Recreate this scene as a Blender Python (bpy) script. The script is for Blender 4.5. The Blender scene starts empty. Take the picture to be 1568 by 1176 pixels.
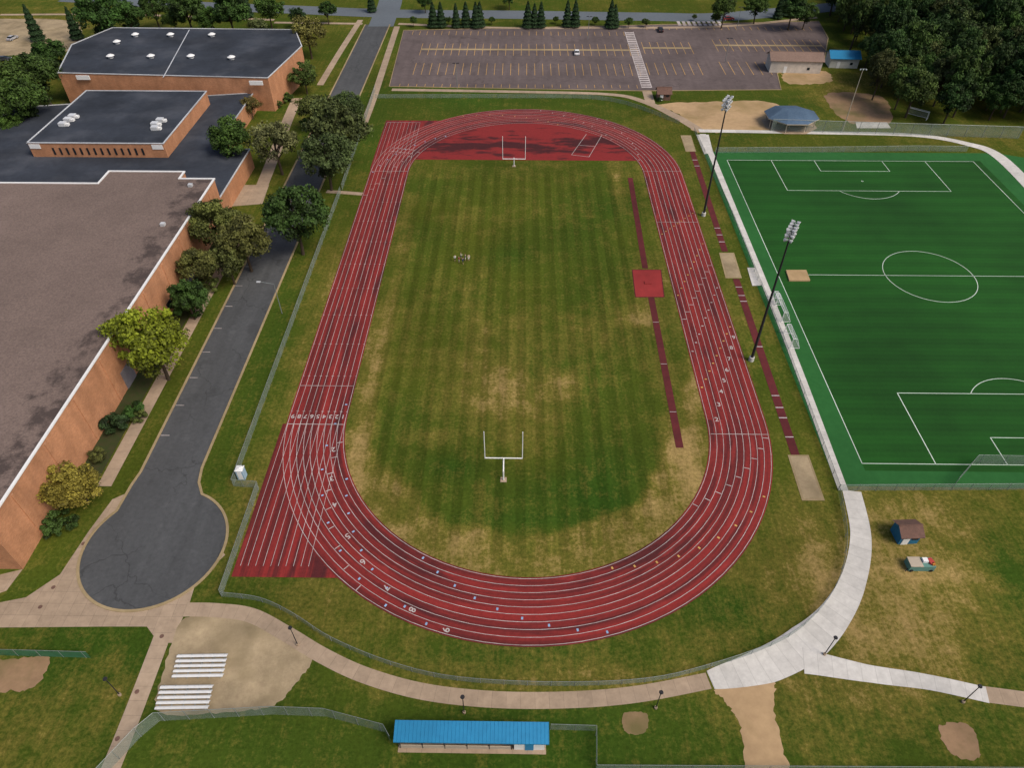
import bpy, math, random
import numpy as np
from mathutils import Vector
random.seed(3); rng=np.random.default_rng(3)
pi=math.pi
# ------------------------------------------------------------------ survey of the site (ground plane, metres)
H=90.0; PITCH=math.radians(43.9); YAW=math.radians(0.76); F=1080.0; CAMX=-1.38
fw=Vector((-math.sin(YAW)*math.cos(PITCH), math.cos(YAW)*math.cos(PITCH), -math.sin(PITCH)))
rt=Vector((math.cos(YAW), math.sin(YAW),0)); up=rt.cross(fw)
CAM=Vector((CAMX,0,H))
def G(x,y,h=0.0):
    d=fw+rt*((x-784)/F)-up*((y-588)/F)
    t=(H-h)/(-d.z)
    p=CAM+d*t
    return (p.x,p.y)
def GL(l,h=0.0): return [G(x,y,h) for x,y in l]
def hgt(b,t):
    X,Y=G(*b)
    d=fw+rt*((t[0]-784)/F)-up*((t[1]-588)/F)
    return H+d.z*(Y/d.y)
sc=bpy.context.scene
col=sc.collection
# ------------------------------------------------------------------ materials
def nt(name):
    m=bpy.data.materials.new(name); m.use_nodes=True
    n=m.node_tree.nodes; l=m.node_tree.links
    b=n['Principled BSDF']; b.inputs['Roughness'].default_value=.9
    try: b.inputs['Specular IOR Level'].default_value=.2
    except: pass
    return m,n,l,b
def c4(c): return (c[0],c[1],c[2],1)
def noise_(n,l,vec,scale,detail=4,rough=.6):
    t=n.new('ShaderNodeTexNoise'); t.inputs['Scale'].default_value=scale
    t.inputs['Detail'].default_value=detail; t.inputs['Roughness'].default_value=rough
    l.new(vec,t.inputs['Vector']); return t.outputs['Fac']
def mth(n,l,op,a,b=None,clamp=False):
    t=n.new('ShaderNodeMath'); t.operation=op; t.use_clamp=clamp
    for i,v in enumerate((a,b)):
        if v is None: continue
        if isinstance(v,(int,float)): t.inputs[i].default_value=v
        else: l.new(v,t.inputs[i])
    return t.outputs[0]
def mr(n,l,v,a,b,c,d):
    t=n.new('ShaderNodeMapRange'); l.new(v,t.inputs[0])
    for i,x in enumerate((a,b,c,d)): t.inputs[i+1].default_value=x
    return t.outputs[0]
def mix(n,l,f,a,b,mode='MIX'):
    t=n.new('ShaderNodeMix'); t.data_type='RGBA'; t.blend_type=mode
    if isinstance(f,(int,float)): t.inputs[0].default_value=f
    else: l.new(f,t.inputs[0])
    for i,v in ((6,a),(7,b)):
        if isinstance(v,tuple): t.inputs[i].default_value=c4(v)
        else: l.new(v,t.inputs[i])
    return t.outputs[2]
def bright(n,l,colr,fac):
    t=n.new('ShaderNodeVectorMath'); t.operation='SCALE'
    l.new(colr,t.inputs[0]); l.new(fac,t.inputs['Scale']); return t.outputs[0]
def M(name,c1,c2=None,scale=1.0,rough=.9,big=.05,amp=.25,metal=0,joints=0,cracks=0,c3=None):
    m,n,l,b=nt(name); c2=c2 or tuple(x*.75 for x in c1)
    tc=n.new('ShaderNodeTexCoord'); v=tc.outputs['Object']
    f=mr(n,l,noise_(n,l,v,scale,5,.65),.3,.7,0,1)
    cc=mix(n,l,f,c1,c2)
    if c3:
        g=mr(n,l,noise_(n,l,v,scale*.12,5,.6),.48,.66,0,1); cc=mix(n,l,g,cc,c3)
    g=mr(n,l,noise_(n,l,v,big,4,.6),.3,.7,1-amp,1+amp); cc=bright(n,l,cc,g)
    if joints:
        uv=n.new('ShaderNodeUVMap'); s=n.new('ShaderNodeSeparateXYZ'); l.new(uv.outputs[0],s.inputs[0])
        for o in (0,1):
            fr=mth(n,l,'FRACT',mth(n,l,'DIVIDE',s.outputs[o],joints)); k=mth(n,l,'LESS_THAN',fr,.04)
            cc=mix(n,l,mth(n,l,'MULTIPLY',k,.35),cc,tuple(x*.4 for x in c1))
        fl=n.new('ShaderNodeTexWhiteNoise'); sn=n.new('ShaderNodeVectorMath'); sn.operation='SNAP'; l.new(uv.outputs[0],sn.inputs[0]); sn.inputs[1].default_value=(joints,joints,joints)
        l.new(sn.outputs[0],fl.inputs['Vector']); cc=bright(n,l,cc,mr(n,l,fl.outputs['Value'],0,1,.92,1.06))
        cc=bright(n,l,cc,mr(n,l,noise_(n,l,v,.5,6,.75),.3,.7,.86,1.10))
    if cracks:
        vo=n.new('ShaderNodeTexVoronoi'); vo.feature='DISTANCE_TO_EDGE'; vo.inputs['Scale'].default_value=.09
        nn=n.new('ShaderNodeTexNoise'); nn.inputs['Scale'].default_value=.35; nn.inputs['Detail'].default_value=5; l.new(v,nn.inputs['Vector'])
        va=n.new('ShaderNodeVectorMath'); va.operation='MULTIPLY_ADD'; l.new(nn.outputs['Color'],va.inputs[0]); va.inputs[1].default_value=(6,6,0); l.new(v,va.inputs[2])
        l.new(va.outputs[0],vo.inputs['Vector'])
        gate=mr(n,l,noise_(n,l,v,.07,2,.5),.42,.52,.15,1)
        k=mth(n,l,'MULTIPLY',mr(n,l,vo.outputs['Distance'],.003,.014,cracks,0),gate); cc=mix(n,l,k,cc,tuple(x*.45 for x in c1))
        g=mr(n,l,noise_(n,l,v,.16,5,.65),.55,.64,0,.35); cc=mix(n,l,g,cc,tuple(x*.5 for x in c1))
        g=mr(n,l,noise_(n,l,v,.3,5,.7),.56,.68,0,.3); cc=mix(n,l,g,cc,tuple(x*1.5 for x in c1))
        q=n.new('ShaderNodeMapping'); q.inputs['Scale'].default_value=(.6,.05,1); l.new(v,q.inputs[0])
        cc=bright(n,l,cc,mr(n,l,noise_(n,l,q.outputs[0],1,3,.5),.3,.7,.9,1.1))
    l.new(cc,b.inputs['Base Color']); b.inputs['Roughness'].default_value=rough; b.inputs['Metallic'].default_value=metal
    return m
ASPH=M('asphalt_road',(.078,.081,.085),(.060,.063,.067),1.5,cracks=.6,amp=.12)
ASPH2=M('asphalt_street',(.12,.14,.16),(.10,.115,.135),1,amp=.1)
LOT=M('asphalt_lot',(.125,.098,.095),(.098,.076,.074),.6,cracks=.5,amp=.18)
CONC=M('concrete_old',(.37,.28,.20),(.30,.225,.16),1.2,joints=1.8,amp=.14)
CONCW=M('concrete_new',(.56,.54,.51),(.48,.46,.435),1.2,joints=1.8,amp=.10)
KERB=M('kerb_concrete',(.34,.26,.15),(.25,.19,.10),.8)
SAND=M('sand',(.44,.30,.165),(.35,.235,.13),.7,amp=.2,c3=(.27,.19,.09))
GRAVEL=M('gravel',(.37,.29,.18),(.25,.19,.12),1.2,amp=.3,big=.15,c3=(.22,.17,.10))
DIRT=M('dirt',(.30,.19,.11),(.22,.14,.08),.8,amp=.25,c3=(.15,.12,.05))
MULCH=M('planting_bed',(.05,.045,.02),(.03,.05,.012),1.2,amp=.3)
PAINT=M('white_paint',(.50,.46,.45),(.34,.29,.28),1.3,amp=.25,big=.2)
PAINTT=M('turf_white_paint',(.55,.62,.56),(.45,.54,.46),2)
YEL=M('yellow_paint',(.58,.34,.10),(.36,.22,.08),.8)
WHITE=M('white_metal',(.75,.75,.75),(.68,.68,.68),1,.4,amp=.05)
ALU=M('aluminium',(.62,.63,.65),(.5,.51,.53),2,.4,metal=.2)
DARK=M('dark_metal',(.03,.03,.035),(.02,.02,.022),2,.5)
GALV=M('galvanised_steel',(.25,.28,.28),(.2,.22,.22),2,.5,metal=.3)
BLUE=M('blue_metal_roof',(.02,.20,.39),(.017,.165,.33),.8,.5)
BLUEG=M('bluegrey_shingle',(.08,.125,.19),(.055,.095,.15),2)
BROWN=M('brown_shingle',(.16,.09,.07),(.11,.065,.052),2)
BEIGE=M('beige_wall',(.45,.38,.30),(.4,.34,.27),1)
TEAL=M('green_box',(.12,.26,.22),(.1,.2,.18),1)
REDB=M('red_box',(.45,.06,.05),(.3,.05,.04),1)
GLASS=M('dark_glass',(.02,.025,.03),(.015,.02,.025),1,.15)
RUBBER=M('rubber',(.02,.02,.02),None,1)
BARK=M('bark',(.07,.05,.035),(.04,.03,.02),3)
ROOFD=M('dark_membrane_roof',(.034,.040,.053),(.027,.032,.043),.8,amp=.35,big=.08,c3=(.050,.055,.068))
TURF=M('turf_surround',(.022,.112,.026),(.016,.092,.020),.6,amp=.14)
def roof_brown():
    m,n,l,b=nt('ballast_roof'); tc=n.new('ShaderNodeTexCoord'); v=tc.outputs['Object']
    cc=mix(n,l,mr(n,l,noise_(n,l,v,2.6,6,.85),.35,.65,0,1),(.20,.148,.127),(.110,.081,.071))
    cc=bright(n,l,cc,mr(n,l,noise_(n,l,v,.05,5,.65),.3,.7,.82,1.17))
    s=n.new('ShaderNodeSeparateXYZ'); l.new(v,s.inputs[0])
    edge=mr(n,l,s.outputs[0],-86,-76,0,1)
    st=mr(n,l,mth(n,l,'ADD',noise_(n,l,v,.16,7,.75),mth(n,l,'MULTIPLY',edge,.30)),.76,.86,0,.8)
    cc=mix(n,l,st,cc,(.045,.034,.032)); l.new(cc,b.inputs['Base Color']); return m
ROOFB=roof_brown()
def brick():
    m,n,l,b=nt('orange_brick'); tc=n.new('ShaderNodeTexCoord'); v=tc.outputs['Object']
    s=n.new('ShaderNodeSeparateXYZ'); l.new(v,s.inputs[0])
    cb=n.new('ShaderNodeCombineXYZ'); l.new(mth(n,l,'ADD',s.outputs[0],s.outputs[1]),cb.inputs[0]); l.new(s.outputs[2],cb.inputs[1])
    t=n.new('ShaderNodeTexBrick'); l.new(cb.outputs[0],t.inputs['Vector']); t.inputs['Scale'].default_value=1.0
    t.inputs['Brick Width'].default_value=.4; t.inputs['Row Height'].default_value=.2; t.inputs['Mortar Size'].default_value=.012
    t.inputs['Color1'].default_value=(.49,.225,.115,1); t.inputs['Color2'].default_value=(.40,.18,.09,1); t.inputs['Mortar'].default_value=(.42,.26,.17,1)
    cc=bright(n,l,t.outputs['Color'],mr(n,l,noise_(n,l,v,.35,5,.6),.3,.7,.82,1.12))
    q=n.new('ShaderNodeMapping'); q.inputs['Scale'].default_value=(.5,.5,.06); l.new(v,q.inputs[0])
    cc=bright(n,l,cc,mr(n,l,noise_(n,l,q.outputs[0],1,4,.6),.3,.7,.84,1.08))
    l.new(cc,b.inputs['Base Color']); return m
BRICK=brick()
def trackmat():
    m,n,l,b=nt('track_rubber'); uv=n.new('ShaderNodeUVMap')
    def mp(sx,sy):
        q=n.new('ShaderNodeMapping'); q.inputs['Scale'].default_value=(sx,sy,1); l.new(uv.outputs[0],q.inputs[0]); return q.outputs[0]
    cc=mix(n,l,mr(n,l,noise_(n,l,mp(.8,.02),1,5,.7),.42,.60,0,1),(.215,.022,.020),(.100,.016,.016))
    s=n.new('ShaderNodeSeparateXYZ'); l.new(uv.outputs[0],s.inputs[0])
    dk=mth(n,l,'ADD',noise_(n,l,mp(.35,.045),1,4,.6),mr(n,l,s.outputs[0],0,6,.07,-.03))
    cc=mix(n,l,mr(n,l,dk,.55,.66,0,.8),cc,(.052,.013,.015))
    cc=mix(n,l,mr(n,l,noise_(n,l,mp(.3,.05),2.3,3,.5),.58,.7,0,.6),cc,(.27,.030,.027))
    tc=n.new('ShaderNodeTexCoord')
    cc=bright(n,l,cc,mr(n,l,noise_(n,l,tc.outputs['Object'],1.5,6,.75),.3,.7,.82,1.18))
    l.new(cc,b.inputs['Base Color']); b.inputs['Roughness'].default_value=.8; return m
TRACK=trackmat()
def dmat():
    m,n,l,b=nt('track_rubber_dzone'); tc=n.new('ShaderNodeTexCoord'); v=tc.outputs['Object']
    q=n.new('ShaderNodeMapping'); q.inputs['Scale'].default_value=(.06,.2,1); l.new(v,q.inputs[0])
    s=n.new('ShaderNodeSeparateXYZ'); l.new(v,s.inputs[0])
    band=mth(n,l,'SUBTRACT',1.0,mth(n,l,'ABSOLUTE',mth(n,l,'DIVIDE',mth(n,l,'SUBTRACT',s.outputs[1],192.0),6.0)))
    f=mth(n,l,'ADD',noise_(n,l,q.outputs[0],1.3,5,.65),mth(n,l,'MULTIPLY',band,.13))
    cc=mix(n,l,mr(n,l,f,.50,.60,0,.9),(.20,.021,.021),(.04,.012,.014))
    cc=bright(n,l,cc,mr(n,l,noise_(n,l,v,1.2,6,.75),.3,.7,.86,1.14)); l.new(cc,b.inputs['Base Color']); return m
DZ=dmat()
RUNWAY=M('runway_rubber',(.115,.02,.022),(.075,.016,.018),.5,amp=.3)
REDPAD=M('red_pad',(.30,.033,.033),(.24,.028,.028),.5)
def turf():
    m,n,l,b=nt('artificial_turf'); tc=n.new('ShaderNodeTexCoord'); v=tc.outputs['Object']
    cc=mix(n,l,mr(n,l,noise_(n,l,v,2,6,.8),.3,.7,0,1),(.011,.072,.008),(.008,.055,.006))
    s=n.new('ShaderNodeSeparateXYZ'); l.new(v,s.inputs[0])
    w=mth(n,l,'SINE',mth(n,l,'MULTIPLY',mth(n,l,'ADD',s.outputs[1],mth(n,l,'MULTIPLY',noise_(n,l,v,.03,3,.5),5)),.69*2))
    cc=bright(n,l,cc,mr(n,l,w,-1,1,.91,1.09))
    w=mth(n,l,'SINE',mth(n,l,'MULTIPLY',s.outputs[1],5.2))
    cc=bright(n,l,cc,mr(n,l,w,-1,1,.94,1.06))
    cc=bright(n,l,cc,mr(n,l,noise_(n,l,v,.035,4,.6),.3,.7,.75,1.25)); l.new(cc,b.inputs['Base Color']); return m
TURFM=turf()
def groundmat():
    m,n,l,b=nt('grass'); at=n.new('ShaderNodeAttribute'); at.attribute_name='gmask'
    sp=n.new('ShaderNodeSeparateColor'); l.new(at.outputs['Color'],sp.inputs[0])
    tc=n.new('ShaderNodeTexCoord'); v=tc.outputs['Object']
    n1=noise_(n,l,v,.28,8,.78); n2=noise_(n,l,v,1.8,5,.8)
    q=n.new('ShaderNodeMapping'); q.inputs['Scale'].default_value=(1.5,.08,1); l.new(v,q.inputs[0]); n3=noise_(n,l,q.outputs[0],1,4,.6)
    dry=mth(n,l,'ADD',sp.outputs[0],mth(n,l,'MULTIPLY',mth(n,l,'SUBTRACT',n1,.5),1.9))
    dry=mth(n,l,'ADD',dry,mth(n,l,'MULTIPLY',mth(n,l,'SUBTRACT',n3,.5),.6))
    dry=mth(n,l,'ADD',dry,mth(n,l,'MULTIPLY',mth(n,l,'SUBTRACT',n2,.5),1.0),True)
    lu=mth(n,l,'ADD',sp.outputs[1],mth(n,l,'MULTIPLY',mth(n,l,'SUBTRACT',n1,.5),.9),True)
    c=mix(n,l,lu,(.072,.082,.010),(.026,.063,.007))
    c=mix(n,l,mr(n,l,dry,0,.55,0,1),c,(.130,.112,.022))
    c=mix(n,l,mr(n,l,dry,.5,1,0,1),c,(.285,.200,.075))
    s=n.new('ShaderNodeSeparateXYZ'); l.new(v,s.inputs[0])
    w=mth(n,l,'SINE',mth(n,l,'MULTIPLY',mth(n,l,'ADD',s.outputs[0],mth(n,l,'MULTIPLY',n1,.3)),2*pi/3.3))
    w=mr(n,l,w,-.35,.35,-1,1)
    vary=mr(n,l,noise_(n,l,q.outputs[0],.35,2,.5),.3,.7,.3,1.5); w=mth(n,l,'MULTIPLY',w,vary)
    w2=mth(n,l,'SINE',mth(n,l,'MULTIPLY',s.outputs[1],2*pi/4.1))
    w=mth(n,l,'ADD',w,mth(n,l,'MULTIPLY',w2,.15))
    fac=mth(n,l,'ADD',1.0,mth(n,l,'MULTIPLY',mth(n,l,'MULTIPLY',w,.13),sp.outputs[2]))
    c=bright(n,l,c,fac); c=bright(n,l,c,mr(n,l,n2,.3,.7,.66,1.34))
    c=bright(n,l,c,mr(n,l,noise_(n,l,v,.03,4,.6),.3,.7,.80,1.15))
    l.new(c,b.inputs['Base Color']); b.inputs['Roughness'].default_value=1; b.inputs['Specular IOR Level'].default_value=.05
    return m
GRASS=groundmat()
def fencemat(name,c,a):
    m,n,l,b=nt(name); b.inputs['Base Color'].default_value=c4(c)
    tc=n.new('ShaderNodeTexCoord')
    tr=n.new('ShaderNodeBsdfTransparent'); mx=n.new('ShaderNodeMixShader')
    f=mr(n,l,noise_(n,l,tc.outputs['Object'],.5,3,.6),.3,.7,a*.75,a*1.25)
    l.new(f,mx.inputs[0]); l.new(tr.outputs[0],mx.inputs[1]); l.new(b.outputs[0],mx.inputs[2])
    l.new(mx.outputs[0],n['Material Output'].inputs[0]); return m
CHAIN=fencemat('chain_link_mesh',(.25,.31,.27),.38)
SCREEN=fencemat('green_windscreen',(.05,.16,.08),.8)
NET=fencemat('net',(.8,.8,.8),.18)
def leafmat():
    m,n,l,b=nt('foliage'); oi=n.new('ShaderNodeObjectInfo'); at=n.new('ShaderNodeAttribute'); at.attribute_name='tint'
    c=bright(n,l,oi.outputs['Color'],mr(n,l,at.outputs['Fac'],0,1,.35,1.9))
    l.new(c,b.inputs['Base Color']); b.inputs['Roughness'].default_value=.7
    return m
LEAF=leafmat()
# ------------------------------------------------------------------ mesh builder
def link(o,parent=None):
    col.objects.link(o)
    if parent: o.parent=parent
    return o
def empty(name,loc=(0,0,0)):
    e=bpy.data.objects.new(name,None); e.empty_display_size=.5; e.location=loc; col.objects.link(e); return e
class MB:
    def __init__(s): s.v=[];s.f=[];s.m=[];s.uv=[];s.mats=[]
    def mi(s,m):
        if m not in s.mats: s.mats.append(m)
        return s.mats.index(m)
    def face(s,pts,m,uv=None):
        i=len(s.v); s.v+= [tuple(p) for p in pts]; s.f.append(tuple(range(i,i+len(pts)))); s.m.append(s.mi(m))
        s.uv.append(uv or [(p[0],p[1]) for p in pts])
    def poly(s,pts,z,m): 
        a=sum(pts[i][0]*pts[(i+1)%len(pts)][1]-pts[(i+1)%len(pts)][0]*pts[i][1] for i in range(len(pts)))
        if a<0: pts=pts[::-1]
        s.face([(p[0],p[1],z) for p in pts],m)
    def prism(s,pts,z0,z1,mw,mt):
        a=sum(pts[i][0]*pts[(i+1)%len(pts)][1]-pts[(i+1)%len(pts)][0]*pts[i][1] for i in range(len(pts)))
        if a<0: pts=pts[::-1]
        n=len(pts)
        for i in range(n):
            p,q=pts[i],pts[(i+1)%n]; s.face([(p[0],p[1],z0),(q[0],q[1],z0),(q[0],q[1],z1),(p[0],p[1],z1)],mw)
        s.face([(p[0],p[1],z1) for p in pts],mt)
    def box(s,c,d,m,rz=0,rx=0):
        hx,hy,hz=d[0]/2,d[1]/2,d[2]/2; P=[]
        for z in(-hz,hz):
            for x,y in((-hx,-hy),(hx,-hy),(hx,hy),(-hx,hy)):
                y2=y*math.cos(rx)-z*math.sin(rx); z2=y*math.sin(rx)+z*math.cos(rx)
                P.append((c[0]+x*math.cos(rz)-y2*math.sin(rz),c[1]+x*math.sin(rz)+y2*math.cos(rz),c[2]+z2))
        for f in((3,2,1,0),(4,5,6,7),(0,1,5,4),(1,2,6,5),(2,3,7,6),(3,0,4,7)): s.face([P[i] for i in f],m)
    def beam(s,a,b,r,m,n=6,r2=None):
        a=Vector(a);b=Vector(b);d=(b-a).normalized(); r2=r if r2 is None else r2
        u=d.cross(Vector((0,0,1)) if abs(d.z)<.95 else Vector((1,0,0))).normalized(); w=d.cross(u)
        A=[a+(u*math.cos(2*pi*i/n)+w*math.sin(2*pi*i/n))*r for i in range(n)]
        B=[b+(u*math.cos(2*pi*i/n)+w*math.sin(2*pi*i/n))*r2 for i in range(n)]
        for i in range(n): s.face([A[i],A[(i+1)%n],B[(i+1)%n],B[i]],m)
        s.face(B,m); s.face(A[::-1],m)
    def line(s,a,b,w,z,m):
        dx,dy=b[0]-a[0],b[1]-a[1]; L=math.hypot(dx,dy) or 1; nx,ny=-dy/L*w/2,dx/L*w/2
        s.face([(a[0]+nx,a[1]+ny,z),(a[0]-nx,a[1]-ny,z),(b[0]-nx,b[1]-ny,z),(b[0]+nx,b[1]+ny,z)],m)
    def build(s,name,parent=None,loc=None):
        me=bpy.data.meshes.new(name); me.from_pydata(s.v,[],s.f)
        for m in s.mats: me.materials.append(m)
        me.polygons.foreach_set('material_index',s.m)
        u=me.uv_layers.new(name='UVMap'); u.data.foreach_set('uv',[c for f in s.uv for p in f for c in p])
        me.update(); o=bpy.data.objects.new(name,me); link(o,parent)
        if loc: o.location=loc
        return o
def smooth(p,n=8,closed=False):
    out=[]; N=len(p)
    rngi=range(N) if closed else range(N-1)
    for i in rngi:
        if closed: a,b,c,d=[p[(i+k)%N] for k in(-1,0,1,2)]
        else: a=p[max(i-1,0)];b=p[i];c=p[i+1];d=p[min(i+2,N-1)]
        for k in range(n):
            t=k/n
            out.append(tuple(.5*((2*b[j])+(-a[j]+c[j])*t+(2*a[j]-5*b[j]+4*c[j]-d[j])*t*t+(-a[j]+3*b[j]-3*c[j]+d[j])*t**3) for j in(0,1)))
    if not closed: out.append(tuple(p[-1]))
    return out
def offs(p,w,closed=False):
    L=[];R=[];N=len(p)
    for i in range(N):
        a=p[(i-1)%N] if closed or i>0 else p[i]; b=p[(i+1)%N] if closed or i<N-1 else p[i]
        dx,dy=b[0]-a[0],b[1]-a[1]; q=math.hypot(dx,dy) or 1
        ww=w[i] if isinstance(w,list) else w
        nx,ny=-dy/q*ww/2,dx/q*ww/2; L.append((p[i][0]+nx,p[i][1]+ny)); R.append((p[i][0]-nx,p[i][1]-ny))
    return L,R
def ribbon(mb,p,w,z,m,closed=False,edge=0):
    L,R=offs(p,w,closed); s=0; N=len(p)
    for i in range(N if closed else N-1):
        j=(i+1)%N; d=math.hypot(p[j][0]-p[i][0],p[j][1]-p[i][1])
        mb.face([(*R[i],z),(*R[j],z),(*L[j],z),(*L[i],z)],m,[(s,.3),(s+d,.3),(s+d,1.5),(s,1.5)])
        if edge:
            mb.face([(*L[i],z),(*L[j],z),(*L[j],0),(*L[i],0)],m); mb.face([(*R[j],z),(*R[i],z),(*R[i],0),(*R[j],0)],m)
        s+=d
def lerpw(w,n):
    out=[]
    for i in range(len(w)-1):
        for k in range(n): out.append(w[i]+(w[i+1]-w[i])*k/n)
    out.append(w[-1]); return out
# ------------------------------------------------------------------ track geometry
RI=31.6; RO=41.5; LW=(RO-RI)/9; Y1=84.9; Y2=174.6; SL=Y2-Y1; PA=pi*RI; PT=2*SL+2*PA
def rp(s,o):
    s%=PT
    if s<SL: return (RI+o,Y1+s)
    s-=SL
    if s<PA: a=s/RI; return ((RI+o)*math.cos(a),Y2+(RI+o)*math.sin(a))
    s-=PA
    if s<SL: return (-(RI+o),Y2-s)
    s-=SL; a=pi+s/RI; return ((RI+o)*math.cos(a),Y1+(RI+o)*math.sin(a))
def rs(x,y):
    if Y1<=y<=Y2: return (y-Y1,x-RI) if x>0 else (SL+PA+Y2-y,-x-RI)
    if y>Y2: a=math.atan2(y-Y2,x); return SL+a*RI, math.hypot(x,y-Y2)-RI
    a=math.atan2(y-Y1,x)%(2*pi); return 2*SL+PA+(a-pi)*RI, math.hypot(x,y-Y1)-RI
# ------------------------------------------------------------------ ground sheet
def vn(X,Y,s,seed):
    r=np.random.default_rng(seed).random((256,256)); x=X/s; y=Y/s
    xi=np.floor(x).astype(int); yi=np.floor(y).astype(int); fx=x-xi; fy=y-yi
    fx=fx*fx*(3-2*fx); fy=fy*fy*(3-2*fy)
    g=lambda i,j:r[i%256,j%256]
    return (g(xi,yi)*(1-fx)+g(xi+1,yi)*fx)*(1-fy)+(g(xi,yi+1)*(1-fx)+g(xi+1,yi+1)*fx)*fy
xs=np.array([-3500,-1500,-800,-500,-350,-260]+list(np.arange(-200,200.1,1.0))+[260,350,500,800,1500,3500.])
ys=np.array([-3000,-1000,-400,-150,-50,0]+list(np.arange(20,366,1.0))+[420,600,1000,2000,4500.])
X,Y=np.meshgrid(xs,ys); nx,ny=len(xs),len(ys)
verts=np.stack([X.ravel(),Y.ravel(),np.zeros(X.size)],1)
idx=np.arange(X.size).reshape(ny,nx)
fc=np.stack([idx[:-1,:-1].ravel(),idx[:-1,1:].ravel(),idx[1:,1:].ravel(),idx[1:,:-1].ravel()],1)
me=bpy.data.meshes.new('ground'); me.from_pydata(verts.tolist(),[],fc.tolist()); me.materials.append(GRASS)
N1=vn(X,Y,14,1); N2=vn(X,Y,5,2); N3=vn(X,Y,40,5)
dry=.04+.35*(N1-.5)+.25*(N2-.5)+.2*(N3-.5); lush=.42+.5*(vn(X,Y,20,7)-.5)
def blob(px,py,rx,ry=None):
    cx,cy=G(px,py); ry=ry or rx
    return np.exp(-(((X-cx)/rx)**2+((Y-cy)/ry)**2))
yc=np.clip(Y,Y1,Y2); dist=np.hypot(X,Y-yc); inn=dist<RI+.5; d=RI-dist
out=dist>RO-1
dry=np.where(out&(dist<RO+9),dry+.10,dry)
for b in [(1420,790,16,9,.5),(1350,850,6,10,.3),(1330,960,14,8,.32),(1470,890,8,6,.3),(1500,960,14,8,.2),(1265,880,3,10,.35),(700,1050,25,2,.22),(1000,1040,20,3,.22),(480,930,8,5,.22),(1230,1130,25,12,.15),(170,1060,6,10,.3),(1300,130,20,18,.45),(1450,210,20,8,.3),(470,560,3,40,.3),(1430,850,30,20,.10),(330,800,6,10,.15),(30,40,40,25,.4),(1230,770,5,10,.15),(60,1080,8,10,.2),(1340,1090,14,6,.15)]:
    dry+=b[4]*blob(*b[:4])
for b in [(1540,870,6,7,.4),(1120,930,9,4,.5),(120,990,14,10,.3),(480,1120,25,12,.3),(1400,1060,25,7,.2),(900,1150,30,9,.25),(800,150,60,12,.4),(560,230,6,30,.4),(400,560,3,40,.3),(740,1000,40,3,.2)]:
    lush+=b[4]*blob(*b[:4]); dry-=.4*b[4]*blob(*b[:4])
# infield
di=.06+.32*(N1-.5)+.28*(N2-.5); li=.30+.5*(vn(X,Y,12,11)-.5)
tb=np.clip((100-Y)/26,0,1); wband=1.8+5.0*tb+3.2*(vn(X,Y,7,21)-.5)+1.5*(vn(X,Y,3,22)-.5)
band=np.clip((wband-d)/2.0+.5,0,1)
di=di+band*(.20+.30*np.clip((120-Y)/40,0,1))*(.6+.8*vn(X,Y,4,23))
di=di+.40*np.exp(-((X-26)/3.0)**2)*np.clip((168-Y)/40,0,1)*(.6+.8*(vn(X,Y,9,31)-.3))
di=di+.38*np.exp(-((X+28.4)/1.6)**2)*np.clip((185-Y)/40,.3,1)*(.4+1.1*vn(X,Y,8,32))
di=np.where(Y>170,di+.10,di); di=di+.3*np.exp(-((X-24)/2)**2)*np.clip((Y-150)/15,0,1)
for b in [(775,588,4,5,.50),(862,595,3.5,4,.48),(740,540,7,14,.14),(820,560,14,10,.16),(770,620,14,4,.12),(610,530,5,7,.12),(980,485,4,3,.45),(690,600,14,20,.10),(880,520,14,22,.10),(620,840,5,4,.2),(735,770,1.4,5,.4),(780,640,12,6,.08),(1040,700,3,6,.12)]:
    di+=b[4]*blob(*b[:4])
for b in [(690,715,5,3,.5),(830,750,12,4,.55),(780,390,6,5,.4),(900,650,7,14,.35),(940,720,7,7,.35),(650,300,20,14,.15),(900,320,12,25,.35),(760,680,10,8,.15),(560,400,2,40,.3),(820,795,12,2,.4),(620,640,6,9,.2),(930,768,4,1.5,.4)]:
    li+=b[4]*blob(*b[:4]); di-=.33*b[4]*blob(*b[:4])
dry=np.where(inn,di,dry); lush=np.where(inn,li,lush)
stripe=np.where(inn,np.clip((d-2)/3,.15,1)*np.clip((178-Y)/5,0,1),.15)
stripe=np.where(inn&(X>24),.25,stripe)
ca=me.color_attributes.new('gmask','FLOAT_COLOR','POINT')
arr=np.stack([np.clip(dry,0,1.2).ravel(),np.clip(lush,0,1).ravel(),stripe.ravel(),np.ones(X.size)],1).astype(np.float32)
ca.data.foreach_set('color',arr.ravel())
link(bpy.data.objects.new('ground',me))
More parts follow.
